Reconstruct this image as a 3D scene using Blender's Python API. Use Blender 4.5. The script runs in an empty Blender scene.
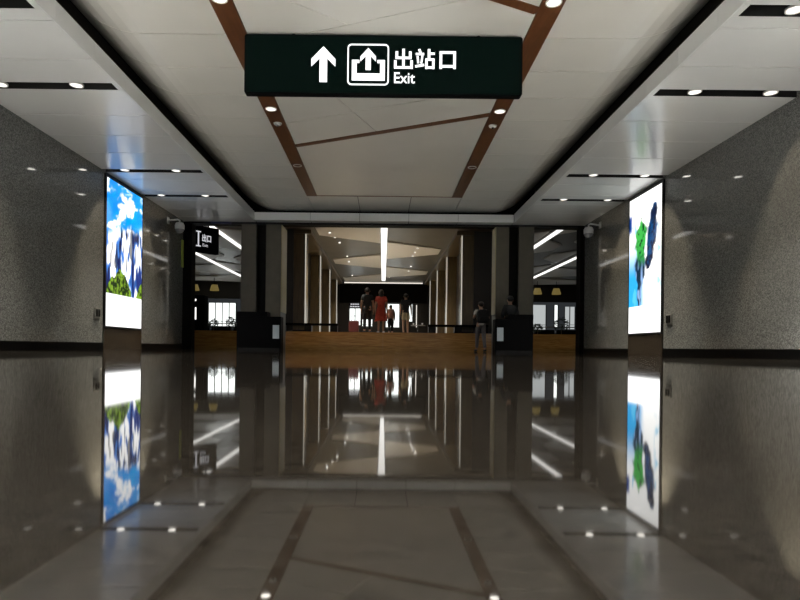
import bpy, bmesh, math, random
from mathutils import Vector, Matrix

random.seed(7)
PI = math.pi
SC = bpy.context.scene
COL = SC.collection

# ------------------------------------------------------------------ camera
cam_d = bpy.data.cameras.new('camera')
cam = bpy.data.objects.new('camera', cam_d)
COL.objects.link(cam)
cam.location = (0, 0, 0.09)                       # the phone lies almost on the floor
cam.rotation_euler = (PI / 2, -0.011, 0)
cam_d.sensor_width = 36.0
cam_d.lens = 27.0                                 # 600 px focal length on an 800 px frame
cam_d.shift_x = 17.2 / 800
cam_d.shift_y = 48.0 / 800
cam_d.clip_start = 0.01
SC.camera = cam

# ------------------------------------------------------------------ world, exposure
w = bpy.data.worlds.new('world')
SC.world = w
w.use_nodes = True
w.node_tree.nodes['Background'].inputs[0].default_value = (0.5, 0.55, 0.6, 1)
w.node_tree.nodes['Background'].inputs[1].default_value = 0.05
SC.view_settings.view_transform = 'Standard'
SC.view_settings.look = 'None'
SC.view_settings.gamma = 1.0
SC.view_settings.exposure = 0.0
SC.view_settings.use_curve_mapping = False
SC.cycles.sample_clamp_direct = 1.5
SC.cycles.sample_clamp_indirect = 20.0

# light levels
P_SLOT = 700.0        # downlights in the black slots (W)
P_WALL = 1000.0      # wall-side lamps by the lightboxes (W)
P_NEAR = 4000.0      # stronger lamps over the near half of the hall (W)
P_STRIP = 450.0       # downlights in the wood strips (W)
E_BOX = 1.3         # lightboxes
E_BAR = 1.6          # linear lights of the far hall
E_WIN = 4.5          # far windows
C_WARM = (1.0, 0.93, 0.80)

# ------------------------------------------------------------------ dimensions
W = 5.48            # half width of the hall
ZS = 3.49            # side soffit
ZF = 3.71            # top of fascia
ZU = 3.81            # upper ceiling
XF = 3.48            # half width of coffer
YF = 16.06           # far fascia
YE = 16.40           # end wall
YB = -9.0            # back of the hall
ZH = 4.47            # ceiling of the far hall
ZT = 0.65            # upper floor
YEND = 40.4
SLOTS = [-5.5, -3.6, 0.2, 2.1, 5.98, 7.9, 11.7, 13.62]  # first two are unseen slots, added to help light the near ceiling

# ------------------------------------------------------------------ materials
MATS = {}


def nodes_of(name):
    m = bpy.data.materials.new(name)
    m.use_nodes = True
    return m, m.node_tree, m.node_tree.nodes['Principled BSDF']


def mat(name, color, rough=0.5, metal=0.0, spec=0.5, noise=0.0, scale=8.0, bump=0.0, em=None, es=0.0):
    """plain procedural material: colour with a little noise variation and fine relief"""
    m, nt, b = nodes_of(name)
    c = (*color, 1)
    b.inputs['Base Color'].default_value = c
    b.inputs['Roughness'].default_value = rough
    b.inputs['Metallic'].default_value = metal
    b.inputs['Specular IOR Level'].default_value = spec
    if noise or bump:
        tc = nt.nodes.new('ShaderNodeTexCoord')
        n = nt.nodes.new('ShaderNodeTexNoise')
        n.inputs['Scale'].default_value = scale
        n.inputs['Detail'].default_value = 5
        nt.links.new(tc.outputs['Object'], n.inputs['Vector'])
        if noise:
            r = nt.nodes.new('ShaderNodeValToRGB')
            r.color_ramp.elements[0].position = 0.3
            r.color_ramp.elements[1].position = 0.7
            r.color_ramp.elements[0].color = tuple(max(0, v * (1 - noise)) for v in color) + (1,)
            r.color_ramp.elements[1].color = tuple(min(1, v * (1 + noise)) for v in color) + (1,)
            nt.links.new(n.outputs['Fac'], r.inputs['Fac'])
            nt.links.new(r.outputs['Color'], b.inputs['Base Color'])
        if bump:
            bp = nt.nodes.new('ShaderNodeBump')
            bp.inputs['Strength'].default_value = bump
            bp.inputs['Distance'].default_value = 0.01
            nt.links.new(n.outputs['Fac'], bp.inputs['Height'])
            nt.links.new(bp.outputs['Normal'], b.inputs['Normal'])
    if em:
        b.inputs['Emission Color'].default_value = (*em, 1)
        b.inputs['Emission Strength'].default_value = es
    MATS[name] = m
    return m


def granite(name, dark, mid, light, rough, spec, sc=1.0):
    m, nt, b = nodes_of(name)
    tc = nt.nodes.new('ShaderNodeTexCoord')
    v = nt.nodes.new('ShaderNodeTexVoronoi')
    v.inputs['Scale'].default_value = 75 * sc
    n = nt.nodes.new('ShaderNodeTexNoise')
    n.inputs['Scale'].default_value = 50 * sc
    n.inputs['Detail'].default_value = 6
    n.inputs['Roughness'].default_value = 0.75
    nt.links.new(tc.outputs['Object'], v.inputs['Vector'])
    nt.links.new(tc.outputs['Object'], n.inputs['Vector'])
    sep = nt.nodes.new('ShaderNodeSeparateColor')
    nt.links.new(v.outputs['Color'], sep.inputs['Color'])
    mx = nt.nodes.new('ShaderNodeMath')
    mx.operation = 'ADD'
    nt.links.new(sep.outputs['Red'], mx.inputs[0])
    nt.links.new(n.outputs['Fac'], mx.inputs[1])
    hv = nt.nodes.new('ShaderNodeMath')
    hv.operation = 'MULTIPLY'
    hv.inputs[1].default_value = 0.5
    nt.links.new(mx.outputs[0], hv.inputs[0])
    r = nt.nodes.new('ShaderNodeValToRGB')
    r.color_ramp.elements[0].position = 0.25
    r.color_ramp.elements[1].position = 0.78
    r.color_ramp.elements[0].color = (*dark, 1)
    r.color_ramp.elements[1].color = (*light, 1)
    e = r.color_ramp.elements.new(0.5)
    e.color = (*mid, 1)
    nt.links.new(hv.outputs[0], r.inputs['Fac'])
    nt.links.new(r.outputs['Color'], b.inputs['Base Color'])
    b.inputs['Roughness'].default_value = rough
    b.inputs['Specular IOR Level'].default_value = spec
    MATS[name] = m
    return m


def wood(name, c1, c2, rough, spec=0.5, sx=1.0, sy=1.0, sz=1.0):
    m, nt, b = nodes_of(name)
    tc = nt.nodes.new('ShaderNodeTexCoord')
    mp = nt.nodes.new('ShaderNodeMapping')
    mp.inputs['Scale'].default_value = (sx, sy, sz)
    n = nt.nodes.new('ShaderNodeTexNoise')
    n.inputs['Scale'].default_value = 3.0
    n.inputs['Detail'].default_value = 8
    n.inputs['Distortion'].default_value = 1.2
    r = nt.nodes.new('ShaderNodeValToRGB')
    r.color_ramp.elements[0].position = 0.32
    r.color_ramp.elements[1].position = 0.68
    r.color_ramp.elements[0].color = (*c1, 1)
    r.color_ramp.elements[1].color = (*c2, 1)
    nt.links.new(tc.outputs['Object'], mp.inputs['Vector'])
    nt.links.new(mp.outputs['Vector'], n.inputs['Vector'])
    nt.links.new(n.outputs['Fac'], r.inputs['Fac'])
    nt.links.new(r.outputs['Color'], b.inputs['Base Color'])
    b.inputs['Roughness'].default_value = rough
    b.inputs['Specular IOR Level'].default_value = spec
    MATS[name] = m
    return m


def emit(name, color, strength):
    return mat(name, (0.02, 0.02, 0.02), 0.4, em=color, es=strength)


# polished floor: dark stone, wavy gloss
m, nt, b = nodes_of('floor_stone')
tc = nt.nodes.new('ShaderNodeTexCoord')
n1 = nt.nodes.new('ShaderNodeTexNoise'); n1.inputs['Scale'].default_value = 1.3; n1.inputs['Detail'].default_value = 6
n2 = nt.nodes.new('ShaderNodeTexNoise'); n2.inputs['Scale'].default_value = 90; n2.inputs['Detail'].default_value = 3
nt.links.new(tc.outputs['Object'], n1.inputs['Vector']); nt.links.new(tc.outputs['Object'], n2.inputs['Vector'])
r = nt.nodes.new('ShaderNodeValToRGB')
r.color_ramp.elements[0].position = 0.3; r.color_ramp.elements[1].position = 0.75
r.color_ramp.elements[0].color = (0.004, 0.0033, 0.0025, 1); r.color_ramp.elements[1].color = (0.009, 0.0075, 0.0057, 1)
nt.links.new(n2.outputs['Fac'], r.inputs['Fac']); nt.links.new(r.outputs['Color'], b.inputs['Base Color'])
mr = nt.nodes.new('ShaderNodeMapRange')
mr.inputs['From Min'].default_value = 0.35; mr.inputs['From Max'].default_value = 0.7
mr.inputs['To Min'].default_value = 0.032; mr.inputs['To Max'].default_value = 0.045
nt.links.new(n1.outputs['Fac'], mr.inputs['Value']); nt.links.new(mr.outputs['Result'], b.inputs['Roughness'])
b.inputs['IOR'].default_value = 1.64
MATS['floor_stone'] = m

granite('wall_granite', (0.067, 0.069, 0.067), (0.133, 0.136, 0.131), (0.225, 0.229, 0.222), 0.05, 0.5)
granite('brown_stone', (0.016, 0.012, 0.009), (0.032, 0.025, 0.018), (0.055, 0.044, 0.033), 0.2, 0.5)
mat('black_skirting', (0.002, 0.002, 0.002), 0.35, spec=0.1)
mat('ceiling_white', (0.86, 0.845, 0.78), 0.26, spec=0.5, noise=0.015, scale=2)
mat('ceiling_cool', (0.89, 0.905, 0.90), 0.2, spec=1.0, noise=0.015, scale=2)
mat('ceiling_back', (0.02, 0.02, 0.02), 0.8)
mat('fascia_white', (0.80, 0.82, 0.82), 0.3, spec=0.5)
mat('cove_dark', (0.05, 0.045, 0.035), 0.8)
wood('wood_red', (0.115, 0.040, 0.012), (0.165, 0.060, 0.018), 0.38, sx=6, sy=0.6, sz=6)
wood('wood_gold', (0.24, 0.125, 0.034), (0.46, 0.27, 0.085), 0.16, sx=0.5, sy=2, sz=9)
wood('wood_brown', (0.08, 0.056, 0.025), (0.13, 0.09, 0.04), 0.35, sx=6, sy=6, sz=0.5)
mat('pilaster_grey', (0.085, 0.074, 0.054), 0.45, spec=0.3, noise=0.1, scale=5)
mat('lit_yellow', (0.42, 0.36, 0.20), 0.4)
mat('dark_panel', (0.004, 0.0035, 0.003), 0.6, spec=0.05)
mat('black_metal', (0.008, 0.008, 0.009), 0.45, spec=0.2)
mat('black_plastic', (0.003, 0.003, 0.0035), 0.6, spec=0.03)
mat('slot_black', (0.004, 0.004, 0.004), 0.6)
mat('sign_face', (0.001, 0.006, 0.005), 0.5, spec=0.04)
emit('sign_white', (1.0, 1.0, 1.0), 1.5)
emit('sign_white_dim', (0.9, 0.9, 0.95), 0.7)
mat('sign_blue', (0.01, 0.012, 0.06), 0.4)
mat('white_plastic', (0.62, 0.63, 0.64), 0.35)
mat('grey_glass', (0.25, 0.25, 0.26), 0.1)
mat('grey_plastic', (0.12, 0.118, 0.11), 0.4)
mat('pale_panel', (0.40, 0.46, 0.52), 0.35)
mat('lime_panel', (0.30, 0.36, 0.05), 0.5)
mat('chrome', (0.55, 0.55, 0.55), 0.25, metal=1.0)
emit('lamp_glow', (1.0, 0.95, 0.86), 9.0)
mat('lamp_trim', (0.75, 0.74, 0.72), 0.35)
emit('bar_glow', (1.0, 0.97, 0.92), E_BAR)
emit('strip_glow', (1.0, 0.93, 0.78), 0.5)
emit('end_glow', (1.0, 0.93, 0.82), 1.0)
emit('window_glow', (0.95, 1.0, 0.97), E_WIN)
emit('window_glow_dim', (0.85, 0.9, 0.9), 0.55)
mat('bounce_marble', (0.72, 0.71, 0.68), 0.3, noise=0.08, scale=1.5)  # for the added floor that bounces light to the ceiling
emit('shade_glow', (1.0, 0.74, 0.22), 0.14)
mat('upper_stone', (0.40, 0.34, 0.25), 0.15, noise=0.1, scale=2)
mat('far_white', (0.86, 0.83, 0.79), 0.35)
mat('far_brown', (0.10, 0.083, 0.055), 0.4, noise=0.12, scale=1.5)
mat('far_wall', (0.03, 0.026, 0.022), 0.5)
mat('skin', (0.42, 0.25, 0.17), 0.55)
mat('hair', (0.012, 0.010, 0.009), 0.5)
mat('cloth_black', (0.012, 0.013, 0.014), 0.8, noise=0.2, scale=30)
mat('cloth_navy', (0.012, 0.013, 0.02), 0.8)
mat('cloth_red', (0.42, 0.045, 0.025), 0.8, noise=0.2, scale=20)
mat('cloth_white', (0.62, 0.60, 0.55), 0.8)
mat('cloth_grey', (0.15, 0.14, 0.14), 0.8, noise=0.15, scale=25)
mat('cloth_beige', (0.46, 0.40, 0.26), 0.8)
mat('cloth_pink', (0.50, 0.26, 0.20), 0.8)
mat('maroon', (0.09, 0.012, 0.012), 0.5)
mat('shoe_dark', (0.02, 0.02, 0.02), 0.5)
mat('shoe_white', (0.7, 0.7, 0.7), 0.5)
mat('leaf_dark', (0.02, 0.04, 0.015), 0.6, noise=0.4, scale=12)


def glow_attr(name, strength):
    m, nt, b = nodes_of(name)
    a = nt.nodes.new('ShaderNodeVertexColor')
    a.layer_name = 'print'
    b.inputs['Base Color'].default_value = (0.02, 0.02, 0.02, 1)
    b.inputs['Roughness'].default_value = 0.15
    nt.links.new(a.outputs['Color'], b.inputs['Emission Color'])
    b.inputs['Emission Strength'].default_value = strength
    MATS[name] = m


glow_attr('poster_glow', E_BOX)


# ------------------------------------------------------------------ mesh helpers
class MB:
    def __init__(self):
        self.v, self.f, self.sm = [], [], []

    def add(self, vs, fs, smooth=False):
        o = len(self.v)
        self.v += [tuple(p) for p in vs]
        self.f += [tuple(i + o for i in f) for f in fs]
        self.sm += [smooth] * len(fs)
        return self

    def box(self, x0, x1, y0, y1, z0, z1):
        return self.add([(x0, y0, z0), (x1, y0, z0), (x1, y1, z0), (x0, y1, z0),
                         (x0, y0, z1), (x1, y0, z1), (x1, y1, z1), (x0, y1, z1)],
                        [(0, 3, 2, 1), (4, 5, 6, 7), (0, 1, 5, 4), (1, 2, 6, 5), (2, 3, 7, 6), (3, 0, 4, 7)])

    def prism(self, poly, z0, z1):
        """poly in XY, extruded in Z"""
        a = sum(poly[i][0] * poly[(i + 1) % len(poly)][1] - poly[(i + 1) % len(poly)][0] * poly[i][1] for i in range(len(poly)))
        if a < 0:
            poly = poly[::-1]
        n = len(poly)
        vs = [(x, y, z0) for x, y in poly] + [(x, y, z1) for x, y in poly]
        fs = [tuple(range(n))[::-1], tuple(range(n, 2 * n))] + [(i, (i + 1) % n, n + (i + 1) % n, n + i) for i in range(n)]
        return self.add(vs, fs)

    def prism_xz(self, poly, y0, y1):
        """poly in XZ (seen from -Y), extruded from y0 (front) to y1"""
        a = sum(poly[i][0] * poly[(i + 1) % len(poly)][1] - poly[(i + 1) % len(poly)][0] * poly[i][1] for i in range(len(poly)))
        if a < 0:
            poly = poly[::-1]
        n = len(poly)
        vs = [(x, y0, z) for x, z in poly] + [(x, y1, z) for x, z in poly]
        fs = [tuple(range(n)), tuple(range(n, 2 * n))[::-1]] + [((i + 1) % n, i, n + i, n + (i + 1) % n) for i in range(n)]
        return self.add(vs, fs)

    def lathe(self, prof, seg=20, cx=0, cy=0, cap0=True, cap1=True, smooth=True):
        """prof = [(r, z)...] bottom to top around Z"""
        vs, fs = [], []
        for r_, z in prof:
            for k in range(seg):
                a = 2 * PI * k / seg
                vs.append((cx + r_ * math.cos(a), cy + r_ * math.sin(a), z))
        for i in range(len(prof) - 1):
            for k in range(seg):
                k2 = (k + 1) % seg
                fs.append((i * seg + k, i * seg + k2, (i + 1) * seg + k2, (i + 1) * seg + k))
        if cap0:
            fs.append(tuple(range(seg))[::-1])
        if cap1:
            fs.append(tuple((len(prof) - 1) * seg + k for k in range(seg)))
        return self.add(vs, fs, smooth)

    def tube(self, pts, rad, seg=10):
        """round bar through points; rad number or list"""
        pts = [Vector(p) for p in pts]
        if not isinstance(rad, (list, tuple)):
            rad = [rad] * len(pts)
        vs, fs = [], []
        for i, p in enumerate(pts):
            d = (pts[min(i + 1, len(pts) - 1)] - pts[max(i - 1, 0)]).normalized()
            u = d.cross(Vector((0.13, 0.31, 0.94)))
            if u.length < 1e-3:
                u = d.cross(Vector((1, 0, 0)))
            u.normalize()
            q = d.cross(u)
            for k in range(seg):
                a = 2 * PI * k / seg
                vs.append(p + (u * math.cos(a) + q * math.sin(a)) * rad[i])
        for i in range(len(pts) - 1):
            for k in range(seg):
                k2 = (k + 1) % seg
                fs.append((i * seg + k, i * seg + k2, (i + 1) * seg + k2, (i + 1) * seg + k))
        fs.append(tuple(range(seg))[::-1])
        fs.append(tuple((len(pts) - 1) * seg + k for k in range(seg)))
        return self.add(vs, fs, True)

    def ball(self, c, rx, ry, rz, seg=16, rings=10):
        prof = []
        vs, fs = [], []
        for i in range(rings + 1):
            t = -PI / 2 + PI * i / rings
            for k in range(seg):
                a = 2 * PI * k / seg
                vs.append((c[0] + rx * math.cos(t) * math.cos(a), c[1] + ry * math.cos(t) * math.sin(a), c[2] + rz * math.sin(t)))
        for i in range(rings):
            for k in range(seg):
                k2 = (k + 1) % seg
                fs.append((i * seg + k, i * seg + k2, (i + 1) * seg + k2, (i + 1) * seg + k))
        return self.add(vs, fs, True)

    def mesh(self, name, material):
        me = bpy.data.meshes.new(name)
        me.from_pydata(self.v, [], self.f)
        me.polygons.foreach_set('use_smooth', self.sm)
        bm = bmesh.new()
        bm.from_mesh(me)
        bmesh.ops.remove_doubles(bm, verts=bm.verts, dist=1e-6)
        bmesh.ops.recalc_face_normals(bm, faces=bm.faces)
        bm.to_mesh(me)
        bm.free()
        me.materials.append(MATS[material])
        return me


def link(name, me, parent=None):
    o = bpy.data.objects.new(name, me)
    COL.objects.link(o)
    if parent:
        o.parent = parent
    return o


def obj(name, mb, material, parent=None, bevel=0.0):
    o = link(name, mb.mesh(name, material), parent)
    if bevel:
        md = o.modifiers.new('bevel', 'BEVEL')
        md.width = bevel
        md.segments = 2
        md.limit_method = 'ANGLE'
    return o


def tag(o, label=None, cat=None, group=None, kind=None):
    if label: o['label'] = label
    if cat: o['category'] = cat
    if group: o['group'] = group
    if kind: o['kind'] = kind
    return o


def thing(name, loc, label, cat, group=None, kind=None, rz=0.0):
    o = bpy.data.objects.new(name, None)
    COL.objects.link(o)
    o.location = loc
    o.rotation_euler = (0, 0, rz)
    o.empty_display_size = 0.1
    return tag(o, label, cat, group, kind)


def B(*a):
    return MB().box(*a)


def struct(name, mb, material, label, cat, parent=None):
    return tag(obj(name, mb, material, parent), label, cat, None, 'structure')


def inset(poly, d):
    """shrink a convex polygon by d"""
    a = sum(poly[i][0] * poly[(i + 1) % len(poly)][1] - poly[(i + 1) % len(poly)][0] * poly[i][1] for i in range(len(poly)))
    if a < 0:
        poly = poly[::-1]
    n = len(poly)
    lines = []
    for i in range(n):
        p, q = Vector(poly[i]), Vector(poly[(i + 1) % n])
        t = (q - p).normalized()
        nrm = Vector((-t.y, t.x))
        lines.append((p + nrm * d, t))
    out = []
    for i in range(n):
        p, t = lines[i - 1]
        q, s = lines[i]
        den = t.x * s.y - t.y * s.x
        if abs(den) < 1e-6:
            out.append((q.x, q.y))
            continue
        k = ((q.x - p.x) * s.y - (q.y - p.y) * s.x) / den
        out.append((p.x + t.x * k, p.y + t.y * k))
    return out


def cut(poly, p, q):
    """split a convex polygon by the line p-q, returns (left, right)"""
    def side(v):
        return (q[0] - p[0]) * (v[1] - p[1]) - (q[1] - p[1]) * (v[0] - p[0])
    L, R = [], []
    n = len(poly)
    for i in range(n):
        a, c = poly[i], poly[(i + 1) % n]
        sa, sb = side(a), side(c)
        if sa >= 0: L.append(a)
        if sa <= 0: R.append(a)
        if sa * sb < 0:
            t = sa / (sa - sb)
            x = (a[0] + (c[0] - a[0]) * t, a[1] + (c[1] - a[1]) * t)
            L.append(x); R.append(x)
    return L, R


# ================================================================== THE SETTING
# floor: one polished sheet through hall and lobby
struct('floor', MB().prism([(-W - 0.1, YB), (W + 0.1, YB), (W + 0.1, YE), (14, YE), (14, 20.4), (-14, 20.4), (-14, YE), (-W - 0.1, YE)], -0.15, 0),
       'floor_stone', 'dark polished stone floor mirroring the hall and its ceiling', 'floor')

# stairs and upper floor
fu = struct('floor_upper', B(-14, 14, 21.9, YEND, 0, ZT), 'upper_stone', 'raised upper floor at the top of the golden steps', 'floor')
for k in range(4):
    for x0, x1 in ((-14, -9.1), (-9.1, -4.55), (-4.55, 0), (0, 4.55), (4.55, 9.1), (9.1, 14)):
        obj('step', B(x0 + 0.002, x1 - 0.002, 20.4 + 0.375 * k, 21.9, 0.1625 * k, 0.1625 * (k + 1) - 0.0), 'wood_gold', fu)

# side walls of the hall
for s, nm in ((-1, 'left'), (1, 'right')):
    struct('wall_' + nm, B(min(s * W, s * (W + 0.25)), max(s * W, s * (W + 0.25)), YB, YE, 0, ZU + 0.3), 'wall_granite',
           'polished speckled grey granite wall on the %s of the hall' % nm, 'wall')
    for a, c in ((YB, 11.72), (13.53 if s < 0 else 13.33, YE - 0.02)):
        x = sorted((s * (W - 0.015), s * W))
        struct('baseboard_' + nm, B(x[0], x[1], a, c, 0, 0.135), 'black_skirting',
               'black skirting along the %s granite wall, %s the lightbox' % (nm, 'before' if a == YB else 'beyond'), 'baseboard')

# behind the camera: stone end wall, and a pale floor added to bounce light upward
struct('wall_back', B(-W, W, YB - 0.2, YB, 0, ZU + 0.3), 'brown_stone', 'brown stone wall behind the camera', 'wall')
struct('floor_bounce', B(-W, W, YB, -1.5, 0.0, 0.004), 'bounce_marble', 'unseen pale marble floor added behind the camera to bounce light', 'floor')

# ---- upper ceiling
ce = struct('ceiling', MB().box(-2.85, 2.85, YB, YF + 0.34, ZU + 0.03, ZU + 0.1).box(-4.14, 4.14, YB, YF + 0.34, ZU + 0.72, ZU + 0.78), 'ceiling_back', 'raised middle ceiling of pale panels between two wood strips', 'ceiling')
G0 = 5.44


def panel(poly, z, material, parent, name='ceiling_panel', gap=0.008, th=0.028):
    return obj(name, MB().prism(inset(poly, gap), z, z + th), material, parent)


ys = [YB] + [G0 + 0.86 * k for k in range(-16, 13)] + [YF + 0.34]
for s in (-1, 1):
    for a, c in zip(ys[:-1], ys[1:]):
        pr = [(1.911, 0.0), (2.9, 0.0)] + [(2.9 + 0.95 * q / 7, 0.47 * (q / 7) ** 2) for q in range(1, 8)]
        pv, pf = [], []
        for yy in (a + 0.008, c - 0.008):
            for off_ in (0.0, 0.026):
                pv += [(s * x_, yy, ZU + z_ + off_) for x_, z_ in pr]
        n_ = len(pr)
        for i in range(n_ - 1):
            for b0, b1 in ((0, 2), (1, 3), (0, 1), (2, 3)):
                pf.append((b0 * n_ + i, b0 * n_ + i + 1, b1 * n_ + i + 1, b1 * n_ + i))
        pf += [(0, n_, 3 * n_, 2 * n_), (n_ - 1, 2 * n_ - 1, 4 * n_ - 1, 3 * n_ - 1)]
        obj('ceiling_panel', MB().add(pv, pf), 'ceiling_white', ce)
xj = [-1.905, -0.66, 0.66, 1.905]
for a, c in zip(xj[:-1], xj[1:]):
    panel([(a, 14.75), (c, 14.75), (c, YF + 0.34), (a, YF + 0.34)], ZU, 'ceiling_white', ce)
for s in (-1, 1):     # long wood strips
    for a, c in ((YB, -2.0), (-2.0, 2.0), (2.0, 6.9), (6.9, 10.8), (10.8, 14.74)):
        x = sorted((s * 1.66, s * 1.905))
        obj('wood_strip', B(x[0], x[1], a + 0.001, c - 0.001, ZU - 0.012, ZU + 0.028), 'wood_red', ce)
obj('wood_strip', B(-1.66, 1.66, 14.70, 14.75, ZU - 0.004, ZU + 0.028), 'wood_red', ce)


def diag(p, q, wd=0.065):
    d = (Vector(q) - Vector(p)).normalized()
    n_ = Vector((-d.y, d.x)) * wd
    return [(p[0] + n_.x, p[1] + n_.y), (q[0] + n_.x, q[1] + n_.y), (q[0] - n_.x, q[1] - n_.y), (p[0] - n_.x, p[1] - n_.y)]


Z1 = ((-1.66, 11.1), (1.66, 9.52))
Z2 = ((-1.66, 4.99), (1.66, 6.59))
Z3 = ((-1.66, 4.3), (1.66, 2.7))
Z4 = ((-1.66, -1.6), (1.66, 0.0))
for p, q in (Z1, Z2, Z3, Z4):
    obj('wood_strip', MB().prism(diag(p, q), ZU - 0.006, ZU + 0.028), 'wood_red', ce)
rect = [(-1.66, YB), (1.66, YB), (1.66, 14.70), (-1.66, 14.70)]


def off(line, d):
    return ((line[0][0], line[0][1] + d), (line[1][0], line[1][1] + d))


far, rest = cut(rect, *off(Z1, 0.07))
panel(far, ZU, 'ceiling_white', ce)
_, rest = cut(rest, *off(Z1, -0.07))
mid, rest = cut(rest, *off(Z2, 0.07))
_, rest = cut(rest, *off(Z2, -0.07))
A = ((-1.66, 9.99), (1.66, 8.51))
D = ((-1.66, 7.41), (1.66, 6.06))
Bl = ((-0.72, 8.96), (-0.16, 10.3))
Cl = ((-1.1, 6.41), (-0.18, 7.1))
t1, m1 = cut(mid, *A)
m1, m2 = cut(m1, *D)
for reg, ln in ((t1, Bl), (m1, Bl), (m2, Cl)):
    for pc in cut(reg, *ln):
        if len(pc) > 2:
            panel(pc, ZU, 'ceiling_white', ce)
p3, rest = cut(rest, *off(Z3, 0.07))
_, rest = cut(rest, *off(Z3, -0.07))
p4, rest = cut(rest, *off(Z4, 0.07))
_, p5 = cut(rest, *off(Z4, -0.07))
for pc in (p3, p4, p5):
    panel(pc, ZU, 'ceiling_white', ce)

# ---- side soffits with black lamp slots
HS = 0.10   # half slot
for s, nm in ((-1, 'left'), (1, 'right')):
    x = sorted((s * (XF + 0.02), s * (W + 0.0)))
    so = struct('ceiling_' + nm, B(x[0], x[1], YB, YE, ZS + 0.16, ZS + 0.18), 'ceiling_back',
                'lower side ceiling of white panels with black lamp slots on the ' + nm, 'ceiling')
    # back of the cove
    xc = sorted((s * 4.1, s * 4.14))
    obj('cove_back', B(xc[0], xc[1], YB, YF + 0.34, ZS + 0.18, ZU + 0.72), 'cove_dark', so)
    brk = [YB + 0.86 * k for k in range(int((YE - YB) / 0.86) + 1)]
    brk = [G0 + 0.86 * k for k in range(-16, 13)]
    brk = [y for y in brk if all(abs(y - t) > 0.28 for t in SLOTS) and y < YE - 0.2]
    ed = sorted([YB, YE] + brk + [t - HS for t in SLOTS] + [t + HS for t in SLOTS])
    for a, c in zip(ed[:-1], ed[1:]):
        if any(abs((a + c) / 2 - t) < 0.02 for t in SLOTS):
            t = (a + c) / 2
            panel([(s * (XF + 0.015), a - 0.006), (s * 3.57, a - 0.006), (s * 3.57, c + 0.006), (s * (XF + 0.015), c + 0.006)], ZS, 'ceiling_cool', so)
            xs = sorted((s * 3.56, s * W))
            ch = MB().box(xs[0], xs[1], a, c, ZS + 0.13, ZS + 0.15)
            ch.box(xs[0], xs[1], a - 0.004, a + 0.002, ZS + 0.004, ZS + 0.13).box(xs[0], xs[1], c - 0.002, c + 0.004, ZS + 0.004, ZS + 0.13)
            xe = sorted((s * 3.56, s * 3.572))
            ch.box(xe[0], xe[1], a, c, ZS + 0.004, ZS + 0.13)
            obj('lamp_slot', ch, 'slot_black', so)
        else:
            panel([(s * (XF + 0.015), a), (s * W, a), (s * W, c), (s * (XF + 0.015), c)], ZS, 'ceiling_cool', so)
    fy = [YB] + [G0 + 0.86 * k for k in range(-16, 13)] + [YF]
    for a, c in zip(fy[:-1], fy[1:]):
        if c - a < 0.05:
            continue
        xs = sorted((s * XF, s * (XF + 0.015)))
        obj('fascia_panel', B(xs[0], xs[1], a + 0.003, c - 0.003, ZS - 0.004, ZF), 'fascia_white', so)
xj = [-XF, -1.98, -0.66, 0.66, 1.98, XF]
eb = struct('ceiling_end', B(-XF, XF, YF + 0.02, YE, ZS + 0.16, ZS + 0.18), 'ceiling_back', 'narrow lowered ceiling edge above the far opening', 'ceiling')
for a, c in zip(xj[:-1], xj[1:]):
    obj('fascia_panel', B(a + 0.004, c - 0.004, YF, YF + 0.015, ZS - 0.004, ZF - 0.02), 'fascia_white', eb)
    panel([(a, YF + 0.015), (c, YF + 0.015), (c, YE), (a, YE)], ZS, 'ceiling_cool', eb)

# ---- end wall of the hall: dark header, jambs, pilaster panels
we = struct('wall_end', MB().box(-14, 14, YE, YE + 0.3, ZS - 0.06, ZH + 0.1).box(-14, -W + 0.02, YE, YE + 0.3, 0, ZS - 0.06).box(W - 0.02, 14, YE, YE + 0.3, 0, ZS - 0.06),
            'dark_panel', 'dark end wall with three openings into the lobby beyond', 'wall')
EDGE = {-1: (2.79, 3.22, 3.49, 3.90, 5.24), 1: (3.05, 3.42, 3.69, 4.10, 5.36)}   # column, recess, pilaster, opening, jamb
for s in (-1, 1):
    e = EDGE[s]
    x = sorted((s * e[4], s * W))
    obj('jamb', B(x[0], x[1], YE - 0.03, YE + 0.3, 0, ZS - 0.06), 'dark_panel', we)
    x = sorted((s * e[2], s * e[3]))
    obj('pilaster_panel', B(x[0], x[1], YE + 0.0, YE + 0.28, 0, ZS - 0.06), 'pilaster_grey', we)
    x = sorted((s * e[1], s * e[2]))
    obj('recess_panel', B(x[0], x[1], YE + 0.2, YE + 0.25, 0, ZS - 0.06), 'dark_panel', we)
obj('header_trim', B(-5.3, 5.3, YE - 0.02, YE, ZS - 0.06, ZS - 0.005), 'black_metal', we)

# ---- far hall shell
struct('ceiling_far', B(-14, 14, YE + 0.3, YEND, ZH, ZH + 0.1), 'far_brown', 'dim brown lobby ceiling with pale triangular panels', 'ceiling')
cf = bpy.data.objects['ceiling_far']


FINS = []


def fin(x, sgn, y0, y1, tip, m='far_white'):
    ym = (y0 + y1) / 2
    poly = [(x + sgn * 0.15, y0), (x + sgn * tip, ym - 0.7), (x + sgn * tip, ym + 0.7), (x + sgn * 0.15, y1)]
    FINS.append(poly)
    obj('pale_panel', MB().prism(poly, ZH - 0.05, ZH - 0.005), m, cf)


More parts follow.
